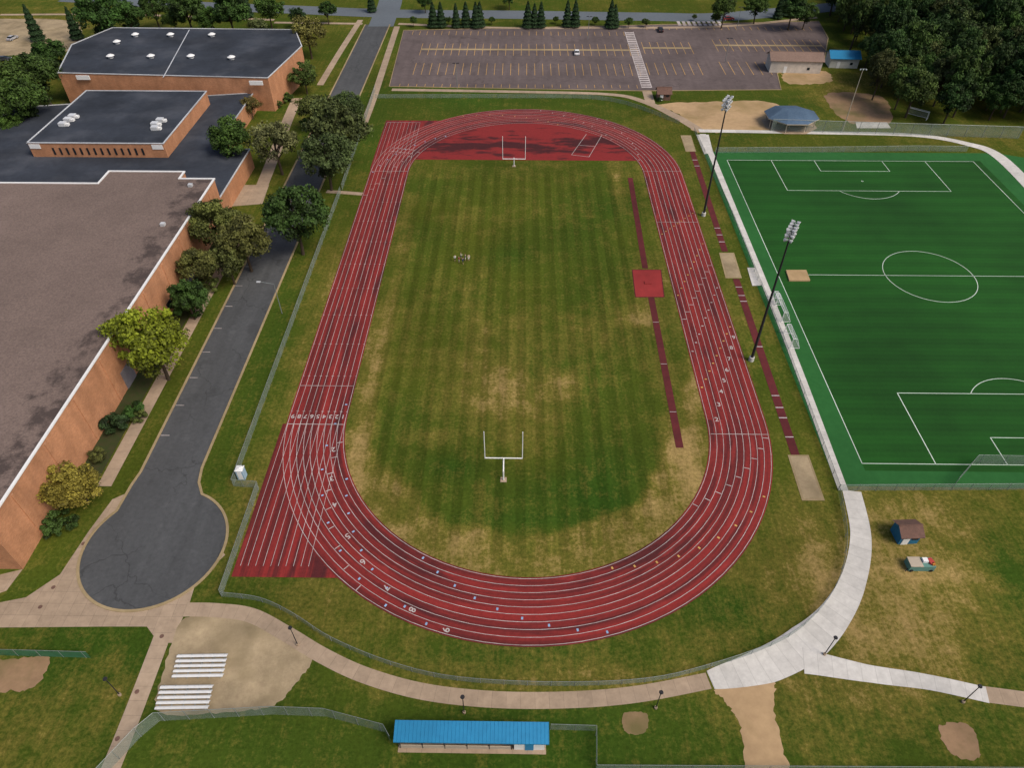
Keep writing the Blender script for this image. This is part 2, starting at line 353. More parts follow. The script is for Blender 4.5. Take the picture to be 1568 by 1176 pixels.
# ------------------------------------------------------------------ track
TR=empty('running_track')
mb=MB()
def rstrip(mb,o0,o1,s0,s1,z,m,step=2.0,nu=1):
    n=max(1,int(math.ceil(abs(s1-s0)/step)))
    for i in range(n):
        a=s0+(s1-s0)*i/n; b=s0+(s1-s0)*(i+1)/n
        for k in range(nu):
            p=o0+(o1-o0)*k/nu; q=o0+(o1-o0)*(k+1)/nu
            A,B,C,D=rp(a,p),rp(a,q),rp(b,q),rp(b,p)
            mb.face([(*A,z),(*B,z),(*C,z),(*D,z)],m,[(p/LW,a),(q/LW,a),(q/LW,b),(p/LW,b)])
rstrip(mb,-.25,RO-RI+.25,0,PT,.045,TRACK,2.0)
mb.build('oval_surface',TR)
mb=MB()
def chute(mb,x0,y0,y1,yc0):
    n=30; U=lambda x,y:((-x-RI)/LW,700-y)
    ctr=lambda y:-math.sqrt(max(1,(RO-1.5)**2-(y-yc0)**2))
    for i in range(n):
        a=y0+(y1-y0)*i/n; b=y0+(y1-y0)*(i+1)/n; P=[(x0,a),(ctr(a),a),(ctr(b),b),(x0,b)]
        mb.face([(p[0],p[1],.03) for p in P],TRACK,[U(*p) for p in P])
chute(mb,-42.3,53.1,83.0,Y1); chute(mb,-42.0,176.5,207.6,Y2)
mb.build('chute_surface',TR)
mb=MB(); ydz=G(800,245)[1]
x0=math.sqrt(max(0,(RI-.2)**2-max(0,ydz-Y2)**2))
pts=[(x0,ydz)]+[((RI-.2)*math.cos(a),Y2+(RI-.2)*math.sin(a)) for a in np.linspace(math.asin((ydz-Y2)/(RI-.2)),pi-math.asin((ydz-Y2)/(RI-.2)),50)]+[(-x0,ydz)]
mb.poly(pts,.028,DZ); mb.build('d_zone_surface',TR)
mb=MB(); Z=.06
for k in range(10):
    o=k*LW; w=.038
    rstrip(mb,o-w,o+w,0,PT,Z,PAINT,2.0)
    x=-(RI+o); yl=54.9
    mb.line((x,yl),(x,Y1),.07,Z+.004,PAINT)
    mb.line((x,Y2),(x,206.0),.05,Z+.004,PAINT)
def cross(x0,x1,y,w=.10,m=PAINT,z=.068): mb.line((x0,y),(x1,y),w,z,m)
cross(-RO,-RI,G(480,650)[1],.12)
cross(-RO,-RI,206.2); cross(-RO,-RI,G(600,262)[1]); 
cross(-RO,-RI,G(600,592)[1],.08); cross(RI,RO,G(1100,665)[1]); cross(RI,RO,G(1000,262)[1],.08); cross(RI,RO,G(1010,340)[1],.08)
TICKB=M('blue_paint',(.25,.4,.6),None,1); 
def tick(lane,s,wid=.5,m=PAINT,full=False):
    o=(lane-1)*LW; a,b=(o+.1,o+LW-.1) if full else (o+.35,o+LW-.35)
    rstrip(mb,a,b,s,s+wid*RI/(RI+max(o,0)),.068,m,3)
for base,stg,m,full in [(8,2.2,YEL,False),(18,2.6,PAINT,False),(28,2.4,PAINT,True),(36,2.5,YEL,False),(60,1.2,YEL,False),(SL+8,3,PAINT,False),(SL+22,3,PAINT,True),(SL+40,3.1,YEL,False),(SL+75,3,TICKB,False),
        (SL+PA-12,3,PAINT,True),(2*SL+PA+6,3,PAINT,True),(2*SL+PA+14,3.1,TICKB,False),(2*SL+PA-3,4.6,TICKB,False),(2*SL+PA+34,3,TICKB,False),(2*SL+PA+62,3,YEL,False),(2*SL+PA+80,2,PAINT,True)]:
    for ln in range(1,10): tick(ln,base+stg*(ln-1),.13 if full else .28,m,full)
for yy in np.arange(86,176,9.14):
    for k in range(9):
        x=-(RI+k*LW); mb.line((x-.05,yy),(x-.22,yy),.10,.069,PAINT); mb.line((x-LW+.05,yy),(x-LW+.22,yy),.10,.069,PAINT)
for a,b in [((875,237),(902,240)),((875,237),(898,205)),((902,240),(922,206)),((885,222),(912,224))]: mb.line(G(*a),G(*b),.12,.05,PAINT)
for a,b in [((640,205),(618,214)),((600,226),(636,230)),((597,231),(632,235))]: mb.line(G(*a),G(*b),.1,.069,PAINT)
mb.build('lane_lines',TR)
tn=[0]
def text(ch,x,y,rot,size,parent,z=.075,m=PAINT):
    c=bpy.data.curves.new('lane_number','FONT'); c.body=ch; c.size=size; c.align_x='CENTER'; c.align_y='CENTER'; c.offset=.02
    c.materials.append(m); o=bpy.data.objects.new('lane_number_%d'%tn[0],c); tn[0]+=1; o.location=(x,y,z); o.rotation_euler=(0,0,rot); link(o,parent)
yn=G(480,638)[1]
for k in range(9): text(str(k+1),-(RI+(k+.5)*LW),yn,pi,1.3,TR)
def num_ring(ch,px,py,sz=1.4):
    x,y=G(px,py); s,o=rs(x,y); ln=int(ch); x,y=rp(s,(ln-.5)*LW)
    p=rp(s+.5,0); q=rp(s,0); text(ch,x,y,math.atan2(p[1]-q[1],p[0]-q[0])-pi/2,sz,TR)
for ch,p in zip('23456789',[(502,690),(502,735),(508,775),(527,825),(553,863),(590,902),(631,934),(684,961)]): num_ring(ch,*p)
for ch,p in zip('23456789',[(1096,643),(1099,620),(1103,600),(1105,583),(1109,567),(1113,550),(1117,533),(1119,517)]): num_ring(ch,*p)
# ------------------------------------------------------------------ jump runways, pits
JR=empty('long_jump_runway'); mb=MB()
xr=lambda p:G(*p)
def runway(mb,a,b,w,z=.03): mb.line(xr(a),xr(b),w,z,RUNWAY)
runway(mb,(965,272),(988,411),1.3); runway(mb,(997,455),(1041,686),1.3)
for t in (.2,.5,.8):
    a,b=G(997,455),G(1041,686); x=a[0]+(b[0]-a[0])*t; y=a[1]+(b[1]-a[1])*t; mb.line((x-.6,y),(x+.6,y),.12,.04,PAINT)
mb.poly(GL([(968,413),(1012,413),(1017,455),(973,455)]),.036,REDPAD)
mb.build('runway_and_pad',JR)
mb=MB(); c=G(992,433)
mb.box((c[0],c[1],.10),(1.5,1,.12),REDPAD)
P4=GL([(968,413),(1012,413),(1017,455),(973,455)]); 
for i in range(4): mb.line(P4[i],P4[(i+1)%4],.18,.045,RUNWAY)
mb.build('pad_trim_and_cover',JR)
JO=empty('triple_jump_runway'); mb=MB()
runway(mb,(1060,232),(1110,385),1.45); runway(mb,(1127,427),(1218,697),1.45)
for a,b,ts in [((1060,232),(1110,385),(.1,.17,.8,.86,.92)),((1127,427),(1218,697),(.06,.12,.16,.45,.72,.78,.83,.92))]:
    A,B=G(*a),G(*b)
    for t in ts: x=A[0]+(B[0]-A[0])*t; y=A[1]+(B[1]-A[1])*t; mb.line((x-.7,y),(x+.7,y),.22,.04,PAINT)
for q in ([(1042,207),(1058,207),(1066,232),(1050,232)],[(1101,387),(1124,387),(1136,426),(1111,426)],[(1206,697),(1238,697),(1263,767),(1228,767)]):
    w=GL(q); mb.poly(w,.05,KERB); cx=sum(p[0] for p in w)/4; cy=sum(p[1] for p in w)/4
    mb.poly([(cx+(p[0]-cx)*.82,cy+(p[1]-cy)*.93) for p in w],.06,GRAVEL)
mb.build('runway_and_pits',JO)
# ------------------------------------------------------------------ turf field
TF=empty('soccer_turf_field'); mb=MB()
xl=G(1320,710)[0]; yb=G(1320,745)[1]; yt=G(1300,233)[1]; xpath=G(1285,748)[0]
mb.poly([(xpath-.2,yb),(xl+95,yb),(xl+95,yt-10),(xl+86,yt-4),(xl+76,yt),(xpath-.2,yt)],.02,TURF)
yb2=G(1320,710)[1]; yt2=G(1300,246)[1]; FW=G(1487,244)[0]-xl; 
mb.poly([(xl,yb2-1.5),(xl+FW+2,yb2-1.5),(xl+FW+2,yt2+.4),(xl,yt2+.4)],.03,TURFM)
W=.14; z=.042
def L(a,b,w=W): mb.line(a,b,w,z,PAINTT)
L((xl,yb2),(xl+FW,yb2)); L((xl,yt2),(xl+FW,yt2)); L((xl,yb2),(xl,yt2)); L((xl+FW,yb2),(xl+FW,yt2))
ym=G(1400,422)[1]; L((xl+4,ym),(xl+FW,ym))
def arc(cx,cy,r,a0,a1,n=48):
    for i in range(n):
        a=a0+(a1-a0)*i/n; b=a0+(a1-a0)*(i+1)/n; L((cx+r*math.cos(a),cy+r*math.sin(a)),(cx+r*math.cos(b),cy+r*math.sin(b)))
ccx,ccy=G(1423,422); arc(ccx,ccy,9.6,0,2*pi)
def pen(y0,sg):
    hw=(G(1458,291)[0]-G(1210,293)[0])/2; dp=abs(G(1300,246)[1]-G(1300,292)[1]); cx=ccx
    L((cx-hw,y0),(cx-hw,y0+sg*dp)); L((cx+hw,y0),(cx+hw,y0+sg*dp)); L((cx-hw,y0+sg*dp),(cx+hw,y0+sg*dp))
    g=hw*.44; e=dp*.36
    L((cx-g,y0),(cx-g,y0+sg*e)); L((cx+g,y0),(cx+g,y0+sg*e)); L((cx-g,y0+sg*e),(cx+g,y0+sg*e))
    q=y0+sg*(dp-5.2); a=math.asin(5.2/9.3)
    if sg>0: arc(cx,q,9.3,a,pi-a,20)
    else: arc(cx,q,9.3,pi+a,2*pi-a,20)
    arc(cx,q,.25,0,2*pi,8)
pen(yb2,1); pen(yt2,-1)
mb.build('turf_surface',TF)
# ------------------------------------------------------------------ roads & paths
mb=MB()
c0=(-55.2,58.0); R0=10.4
pts=[(-62.8,296),(-62.8,72),(-63.2,69.5)]+[(c0[0]+R0*math.cos(a),c0[1]+R0*math.sin(a)) for a in np.linspace(math.radians(143),math.radians(428),60)]+[(-52.6,70),(-53.1,73),(-53.1,296)]
mb.poly(pts,.03,ASPH); mb.build('road')
mb=MB(); ribbon(mb,pts,.4,.13,KERB,edge=1); mb.build('road_kerb')
mb=MB()
for yy in np.arange(80,150,7.2): mb.line((-62.5,yy),(-61.0,yy),.12,.045,PAINT)
mb.build('parking_bay_lines')
mb=MB()
ribbon(mb,smooth(GL([(100,-4),(300,8),(450,14),(600,20),(800,22),(1000,25),(1110,25),(1300,8),(1568,-12),(1800,-22)]),6),10.5,.034,ASPH2)
ribbon(mb,smooth(GL([(604,-30),(597,5),(590,22),(583,40)]),6),9.8,.038,ASPH2)
mb.build('street')
mb=MB(); mb.poly(GL([(618,46),(1254,32),(1268,58),(1262,92),(1190,112),(1196,137),(985,139),(596,132)]),.032,LOT); mb.build('parking_lot')
mb=MB(); ribbon(mb,GL([(618,46),(1254,32),(1268,58),(1262,92),(1190,112),(1196,137),(985,139),(596,132)]),.35,.14,KERB,closed=True,edge=1)
mb.build('parking_lot_kerb')
mb=MB()
def row(x0,x1,y0,y1,h=False):
    ym_=(y0+y1)/2; X0=G(x0,ym_)[0]; X1=G(x1,ym_)[0]; a=G(x0,y1)[1]; b=G(x0,y0)[1]; n=int((X1-X0)/2.75)
    for i in range(n+1): x=X0+(X1-X0)*i/n; mb.line((x,a),(x,b),.15,.05,YEL)
    if h:
        mb.line((X0,(a+b)/2),(X1,(a+b)/2),1.5 if h==2 else .15,.056,YEL if h==1 else KERB)
row(645,975,66,84,2); row(635,978,96,114,0); row(612,975,128,133); row(632,955,47,53)
row(985,1058,64,82,2); row(1095,1258,60,78,2); row(992,1072,96,114,0); row(1106,1190,94,114,0); row(990,1240,40,45)
mb.build('parking_stall_lines')
mb=MB(); Xa,Xb=38.0,41.2; y=G(980,134)[1]
while y<G(968,50)[1]:
    mb.line(((Xa+Xb)/2,y),((Xa+Xb)/2,y+1.1),Xb-Xa,.058,PAINT); y+=1.9
for x in(Xa,Xb): mb.line((x,G(980,134)[1]),(x,y),.25,.062,PAINT)
y=G(1060,36)[1]
for i in range(9): mb.line((G(1040,36)[0]+i*2,y-2),(G(1040,36)[0]+i*2,y+3),1.2,.058,PAINT)
mb.build('crosswalk')
def path(name,px,w,m=CONC,n=8,z=.05,world=False):
    mb=MB(); p=px if world else GL(px); p=smooth(p,n)
    ribbon(mb,p,lerpw(w,n) if isinstance(w,list) else w,z,m); return mb.build(name)
path('footpath',[(283,934),(330,935),(385,943),(440,972),(495,1005),(560,1035),(650,1060),(760,1072),(880,1072),(980,1063),(1085,1043)],2.1,z=.05)
path('footpath',[(1304,752),(1318,820),(1308,885),(1280,940),(1235,985),(1170,1020),(1088,1042)],[2.9,3.0,3.3,4.0,5.0,4.6,2.4],CONCW,z=.056)
path('footpath',[(1230,1012),(1330,1032),(1420,1045),(1512,1065)],[3.6,2.4,2.1,2.1],CONCW,z=.062)
path('footpath',[(1510,1064),(1600,1076),(1700,1090)],2.1,CONC,z=.05)
path('footpath',[(1076,205),(1130,335),(1205,520),(1291,751)],[1.8,1.4,1.4,1.6],CONCW,z=.06,n=4)
path('footpath',[(1070,200),(1250,203),(1400,207),(1480,220),(1530,240),(1600,310)],[2,2,2,2.6,3.6,3.6],CONCW,z=.065)
path('footpath',[(258,950),(205,1090),(165,1190)],2.3,CONC,z=.057,n=4)
path('footpath',[(600,137),(780,140),(930,144),(985,155),(1035,178),(1072,200)],[2,2,2,2.5,3,3],CONC)
path('footpath',[(990,138),(996,158)],3,CONC,z=.058)
path('footpath',[(608,40),(590,95),(572,150),(553,200)],2.2,CONC,z=.052)
path('footpath',[(552,30),(520,80),(490,130)],2.2,CONC,z=.052)
path('footpath',[(610,36),(760,42),(900,42),(1100,40),(1250,26)],2.2,CONC,z=.054)
path('footpath',[(420,34),(500,35),(555,36)],2,CONC,z=.054)
path('footpath',[(0,22),(200,22),(420,30)],2,CONC,z=.054)
path('footpath',[(-67.5,69),(-67.5,110),(-67.5,150)],2.3,CONC,world=True,z=.05)
path('footpath',[(500,293),(530,295),(555,297)],1.5,CONC)
path('footpath',[(455,150),(440,185),(415,250),(395,300)],3.2,CONC,z=.052)
mb=MB()
mb.poly(GL([(195,755),(172,765),(135,815),(92,880),(40,915),(-60,935),(-60,962),(160,960),(225,960),(243,985),(265,985),(276,955),(290,925),(300,892),(345,850),(300,800),(230,780)]),.02,CONC)
mb.build('pavement_plaza')
mb=MB(); mb.poly(GL([(330,283),(412,283),(402,312),(330,318)]),.04,CONC); mb.poly(GL([(-60,895),(35,872),(10,905),(-60,930)]),.03,CONC); mb.build('courtyard')
mb=MB(); mb.poly([(-75,70),(-69,70),(-69,150),(-75,150)],.02,MULCH); mb.build('planting_bed')
def irregular(name,px,m,z=.02,amp=.6):
    p=smooth(GL(px),10,True); p=[(x+random.uniform(-amp,amp)*.6,y+random.uniform(-amp,amp)*.6) for x,y in p]
    mb=MB(); mb.poly(p,z,m); return mb.build(name)
irregular('gravel_area',[(280,950),(340,945),(400,955),(450,985),(478,1010),(450,1050),(415,1082),(330,1092),(243,1090),(250,1030)],GRAVEL,.03,.25)
irregular('bare_dirt_patch',[(1095,1055),(1140,1042),(1184,1042),(1186,1090),(1200,1150),(1210,1200),(1150,1200),(1135,1120),(1115,1080)],SAND,.02,.35)
irregular('bare_dirt_patch',[(955,1094),(990,1094),(988,1122),(958,1122)],DIRT,.02,.15)
irregular('bare_dirt_patch',[(1440,1112),(1485,1112),(1500,1160),(1456,1155)],DIRT,.02,.3)
irregular('bare_dirt_patch',[(-60,1010),(20,1010),(75,1005),(55,1050),(0,1060),(-60,1060)],DIRT,.02,.4)
irregular('bare_dirt_patch',[(1270,142),(1350,148),(1362,190),(1310,190),(1272,165)],DIRT,.02,1)
irregular('sand_area',[(1005,160),(1080,156),(1175,155),(1200,175),(1190,196),(1110,202),(1062,200),(1040,175)],SAND,.02,.8)
irregular('sand_area',[(1200,112),(1262,108),(1270,125),(1210,128)],SAND,.02,.8)
irregular('gravel_lot',[(-80,35),(100,30),(125,60),(100,78),(-80,82)],GRAVEL,.02,1)
mb=MB(); mb.poly(GL([(1310,187),(1358,187),(1364,196),(1312,196)]),.05,CONCW); mb.poly(GL([(1066,206),(1085,206),(1092,234),(1078,236)]),.07,CONCW); mb.poly(GL([(1144,410),(1166,410),(1172,437),(1152,438)]),.08,CONCW); mb.build('concrete_pad')
mb=MB(); w=GL([(1203,415),(1234,415),(1240,431),(1208,431)]); mb.prism(w,.03,.35,SAND,SAND); mb.build('landing_mat')
mb=MB()
for p in [(62,930),(82,900),(128,833),(248,975),(210,1060),(180,1132)]:
    c=G(*p); mb.poly([(c[0]+.3*math.cos(a),c[1]+.3*math.sin(a)) for a in np.linspace(0,2*pi,13)[:-1]],.075,BROWN)
mb.build('manhole_cover')
# ------------------------------------------------------------------ fences
def fence(name,p,h=1.3,m=CHAIN,sp=3.0,world=False,sm=0,rail=GALV,r=.03):
    p=p if world else GL(p)
    if sm: p=smooth(p,sm)
    mb=MB(); carry=0
    for i in range(len(p)-1):
        a,b=p[i],p[i+1]; Ls=math.hypot(b[0]-a[0],b[1]-a[1])
        mb.face([(*a,.05),(*b,.05),(*b,h),(*a,h)],m)
        mb.beam((*a,h),(*b,h),r,rail,4)
        t=carry
        while t<Ls:
            x=a[0]+(b[0]-a[0])*t/Ls; y=a[1]+(b[1]-a[1])*t/Ls; mb.beam((x,y,0),(x,y,h+.05),r*1.3,rail,5); t+=sp
        carry=t-Ls
    return mb.build(name)
fence('chain_link_fence',[(522,295),(358,745),(397,748),(340,914)],1.8)
fence('chain_link_fence',[(340,914),(400,922),(450,945),(510,983),(600,1020),(700,1043),(850,1051),(990,1045),(1090,1022),(1180,990),(1235,955),(1278,900),(1294,830),(1283,755)],1.3,sm=5)
fence('chain_link_fence',[(1283,750),(1197,520),(1122,335),(1062,200)],1.3)
fence('chain_link_fence',[(1283,752),(1600,750)],1.6)
fence('chain_link_fence',[(575,138),(524,292)],1.8)
fence('chain_link_fence',[(575,150),(780,150),(930,154),(1040,190)],1.2,sm=5)
fence('chain_link_fence',[(1095,234),(1250,233),(1400,231),(1480,232)],1.6)
fence('chain_link_fence',[(150,1200),(215,1130),(245,1105),(420,1095),(500,1098),(590,1122),(600,1140)],2.6)
fence('chain_link_fence',[(843,1118),(912,1120),(912,1180),(1240,1182),(1620,1184)],1.8)
fence('windscreen_fence',[(-40,1003),(140,1008)],1.8,SCREEN)
fence('chain_link_fence',[(1180,200),(1560,212)],3.5,sp=5,r=.05)
fence('chain_link_fence',[(1460,745),(1490,710),(1600,712)],2.2,sp=4)
# ------------------------------------------------------------------ school building
SB=empty('brick_school_building')
def coping(mb,p,z,m=WHITE,w=.4,h=.25):
    N=len(p)
    for i in range(N):
        a,b=p[i],p[(i+1)%N]; dx,dy=b[0]-a[0],b[1]-a[1]; Lq=math.hypot(dx,dy)
        mb.box(((a[0]+b[0])/2,(a[1]+b[1])/2,z+h/2+.002*(i%3)),(Lq+w*.9,w,h),m,rz=math.atan2(dy,dx))
hA=10.5
e1=G(328,274,hA); XE=e1[0]; yn0=G(36,872)[1]
st=GL([(275,273),(283,263),(170,259),(152,281),(0,284)],hA)
pA=[(XE,yn0),(XE,e1[1]),(st[0][0],e1[1]),(st[0][0],st[1][1]),(st[2][0],st[1][1]),(st[2][0],st[3][1]),(-165,st[3][1]),(-165,yn0)]
mb=MB(); mb.prism(pA,0,hA,BRICK,ROOFB); mb.build('main_wing_walls_and_roof',SB)
mb=MB(); coping(mb,pA,hA-.05); mb.build('main_wing_coping',SB)
mb=MB(); GD=M('grey_door',(.22,.2,.22),None,1)
for yy in np.arange(yn0+6,e1[1]-3,9.5): mb.box((XE+.06,yy,hA/2-.3),(.12,.5,hA-.8),BRICK)
for yy in (G(200,585)[1],G(200,585)[1]+32): mb.box((XE+.08,yy,1.9),(.16,3.6,3.8),GD)
for yy in (yn0+12,yn0+60): mb.box((XE+.07,yy,2.0),(.14,2.2,1.6),GLASS)
mb.box((XE-6,yn0-.06,1.5),(2.4,.12,2.6),GLASS)
for p in [(292,285),(250,345)]:
    c=G(p[0],p[1],hA); mb.box((c[0],c[1],hA+.3),(.9,.9,.6),ALU)
mb.build('main_wing_doors_windows_vents',SB)
hB=5.2
q1=G(388,142,hB); q2=G(328,228,hB)
pB=[(-150,e1[1]+.3),(-150,G(100,165,hB)[1]),(q1[0],q1[1]),(q1[0],q2[1]),(XE-.5,q2[1]),(XE-.5,e1[1]+.3)]
mb=MB(); mb.prism(pB,0,hB,BRICK,ROOFD); mb.build('low_wing',SB)
mb=MB(); coping(mb,pB,hB-.05,ALU,.3,.2); mb.build('low_wing_coping',SB)
hC=9.0
q=[G(55,217,hC),G(120,140,hC),G(318,138,hC),G(248,221,hC)]
xa=(q[0][0]+q[1][0])/2; xb=(q[2][0]+q[3][0])/2; ya=(q[0][1]+q[3][1])/2; yb_=(q[1][1]+q[2][1])/2
pC=[(xa,ya),(xb,ya),(xb,yb_),(xa,yb_)]
mb=MB(); mb.prism(pC,hB,hC,BRICK,ROOFD); 
n=14
for i in range(n): x=xa+6+(xb-xa-12)*i/(n-1); mb.box((x,ya-.05,hB+1.6),(.5,.1,1.8),GLASS)
for x in(xa+1.6,xb-1.8): mb.box((x,ya-.08,hC-.9),(2.8,.14,1.2),WHITE)
mb.build('gym_wing',SB)
mb=MB(); coping(mb,pC,hC-.05,ALU,.3,.2)
for p in [(97,192),(105,185),(112,180),(238,192),(246,186),(238,198)]:
    c=G(p[0],p[1],hC); mb.box((c[0],c[1],hC+.5),(1.7,1.5,.9),ALU); mb.box((c[0]+1.3,c[1],hC+.35),(.7,1.0,.6),WHITE)
mb.build('gym_wing_coping_rooftop_units',SB)
hD=10
q=GL([(88,111),(110,68),(172,42),(452,45),(462,70),(410,119),(330,117)],hD)
mb=MB(); mb.prism(q,0,hD,BRICK,ROOFD)
for x0 in (104,380):
    c=G(x0,122,hD); mb.box((c[0]+2,q[6][1]-2.0 if x0>200 else q[0][1]-1.0,hD-1),(4,.3,1.2),WHITE)
mb.build('far_wing',SB)
mb=MB(); coping(mb,q,hD-.05,ALU,.3,.2)
for p in [(170,88),(232,88),(293,88),(355,90),(208,55),(262,55),(325,55),(180,66)]:
    c=G(p[0],p[1],hD); mb.beam((c[0],c[1],hD),(c[0],c[1],hD+.7),.8,ALU,10); mb.beam((c[0],c[1],hD+.7),(c[0],c[1],hD+1.1),1.25,WHITE,12,.5)
a,b=G(250,118,hD),G(290,45,hD); mb.line(a,b,.3,hD+.05,ALU)
mb.build('far_wing_coping_rooftop_units',SB)
# ------------------------------------------------------------------ small buildings
def gable(name,c,w,dp,h,rh,mw,mr_,rz=0,ov=.5,door=True):
    E=empty(name,(c[0],c[1],0)); E.rotation_euler=(0,0,rz); mb=MB()
    mb.prism([(-w/2,-dp/2),(w/2,-dp/2),(w/2,dp/2),(-w/2,dp/2)],0,h,mw,mw)
    for x in(-w/2,w/2): mb.face([(x,-dp/2,h),(x,dp/2,h),(x,0,h+rh)],mw)
    mb.build('walls',E); mb=MB(); W2=w/2+ov; D2=dp/2+ov; dz=rh/(dp/2)*ov
    for s_ in(-1,1):
        mb.face([(-W2,s_*D2,h-dz+.05),(W2,s_*D2,h-dz+.05),(W2,0,h+rh+.05),(-W2,0,h+rh+.05)],mr_)
        mb.face([(-W2,s_*D2,h-dz-.1),(W2,s_*D2,h-dz-.1),(W2,s_*D2,h-dz+.05),(-W2,s_*D2,h-dz+.05)],mr_)
    mb.beam((-W2,0,h+rh+.08),(W2,0,h+rh+.08),.09,mr_,5); mb.build('roof',E)
    if door:
        mb=MB(); mb.box((-w*.2,-dp/2-.04,1.05),(1.0,.08,2.1),WHITE); mb.box((w*.25,-dp/2-.04,1.5),(.9,.08,.8),GLASS); mb.box((w/2+.04,0,1.4),(.08,.9,.8),GLASS); mb.build('door_and_windows',E)
    return E
BLW=M('blue_wood_wall',(.03,.15,.26),None,2)
gable('blue_wood_shed',G(1383,822),2.9,2.6,2.2,.75,BLW,BROWN,.06,.35)
c=G(1213,106); gable('concession_building',c,17,6.5,4.2,1.6,M('cream_wall',(.6,.54,.48),None,1),M('tan_shingle',(.24,.165,.13),(.18,.12,.1),2),-.05,.5)
gable('blue_roof_building',G(1287,99),9.5,6,3.4,1.4,M('pale_wall',(.55,.55,.52),None,1),BLUE,-.05,.5)
gable('ticket_booth',G(1015,150),4,3.4,2.3,1.2,BROWN,BROWN,0,.4)
E=empty('picnic_pavilion',(*G(1208,190),0)); mb=MB(); n=8; r1=8.0; 
rim=[(r1*math.cos(2*pi*(i+.5)/n),r1*.9*math.sin(2*pi*(i+.5)/n),2.9) for i in range(n)]
for i in range(n):
    a,b=rim[i],rim[(i+1)%n]; A=(a[0]*.45,a[1]*.10,4.7); B=(b[0]*.45,b[1]*.10,4.7); mb.face([a,b,B,A],BLUEG); mb.face([(a[0],a[1],2.65),(b[0],b[1],2.65),b,a],BEIGE)
mb.face([(p[0]*.45,p[1]*.10,4.7) for p in rim],BLUEG); mb.build('roof',E)
mb=MB()
for p in rim: mb.beam((p[0]*.88,p[1]*.88,0),(p[0]*.88,p[1]*.88,2.75),.14,BEIGE)
mb.poly([(p[0]*1.02,p[1]*1.02) for p in rim],.09,CONC)
for x in(-4,0,4): mb.box((x,0,.75),(1.8,.8,.06),BROWN); mb.box((x,-.7,.45),(1.8,.3,.05),BROWN); mb.box((x,.7,.45),(1.8,.3,.05),BROWN); mb.box((x,0,.37),(.3,.6,.7),BROWN)
mb.build('posts_and_tables',E)
# dugout
a=G(602,1137,2.5); b=G(841,1139,2.5); bk=G(601,1103,3.1)
E=empty('dugout',(0,0,0)); mb=MB(); zb=3.1; zf=2.5
x0,x1,yf,ybk=a[0],b[0],a[1],bk[1]; n=40
for i in range(n):
    xa_=x0+(x1-x0)*i/n; xb_=x0+(x1-x0)*(i+1)/n
    mb.face([(xa_,yf,zf),(xb_-.06,yf,zf),(xb_-.06,ybk,zb),(xa_,ybk,zb)],BLUE)
    mb.face([(xb_-.06,yf,zf),(xb_-.03,yf,zf+.04),(xb_-.03,ybk,zb+.04),(xb_-.06,ybk,zb)],BLUE)
    mb.face([(xb_-.03,yf,zf+.04),(xb_,yf,zf),(xb_,ybk,zb),(xb_-.03,ybk,zb+.04)],BLUE)
mb.box(((x0+x1)/2,yf+.03,zf-.13),(x1-x0,.05,.22),BLUE); mb.build('metal_roof',E)
mb=MB(); mb.box(((x0+x1)/2,ybk-.5,1.45),(x1-x0-.8,.2,2.9),BEIGE)
for x in(x0+.5,x1-.5): mb.box((x,(yf+ybk)/2,1.2),(.2,ybk-yf-1.2,2.4),BEIGE)
mb.box((x1-4.2,(yf+ybk)/2,1.2),(.2,ybk-yf-1.2,2.4),BEIGE)
for i in range(6): x=x0+.6+(x1-x0-5)*i/5; mb.beam((x,yf+.25,0),(x,yf+.25,2.45),.08,DARK)
mb.box(((x0+x1)/2-2,yf+.25,.45),(x1-x0-5,.1,.9),BEIGE)
mb.box((x1-2.3,yf+.25,1.2),(3.6,.12,2.35),WHITE); mb.box((x1-2.3,yf+.16,1.05),(1,.06,2.1),BLUE)
mb.box(((x0+x1)/2-2,ybk-1.0,.45),(x1-x0-6,.4,.06),ALU); mb.poly([(x0+.3,yf-.3),(x1-.3,yf-.3),(x1-.3,ybk-.3),(x0+.3,ybk-.3)],.05,CONC)
mb.build('walls_posts_bench',E)
# ------------------------------------------------------------------ bleachers
PLANK=M('white_aluminium_plank',(.70,.70,.70),(.60,.60,.60),2,.4,amp=.05)
def bleacher(px):
    w=GL(px); cx=(w[0][0]+w[1][0]+w[2][0]+w[3][0])/4; x0=(w[0][0]+w[3][0])/2; x1=(w[1][0]+w[2][0])/2; y0=(w[2][1]+w[3][1])/2; y1=(w[0][1]+w[1][1])/2
    mb=MB(); n=5; Lx=x1-x0; dy=(y1-y0)/n
    for i in range(n):
        zz=.25+.12*i; y=-(y1-y0)/2+dy*(i+.3)
        mb.box((0,y,zz+.2),(Lx,.30,.06),PLANK); mb.box((0,y+dy*.45,zz),(Lx,.15,.05),ALU)
        for k in range(5):
            x=-Lx/2+.4+(Lx-.8)*k/4; mb.beam((x,y,0),(x,y,zz+.2),.04,GALV,4)
    for k in range(5):
        x=-Lx/2+.4+(Lx-.8)*k/4; mb.beam((x,-(y1-y0)/2,.1),(x,(y1-y0)/2,.8),.04,GALV,4); mb.beam((x,-(y1-y0)/2,.05),(x,(y1-y0)/2,.05),.04,GALV,4)
    o=mb.build('aluminium_bleacher',None,(cx,(y0+y1)/2,0)); o.rotation_euler=(0,0,.03)
bleacher([(274,1006),(350,1004),(344,1040),(266,1040)]); bleacher([(248,1054),(328,1051),(322,1088),(240,1090)])
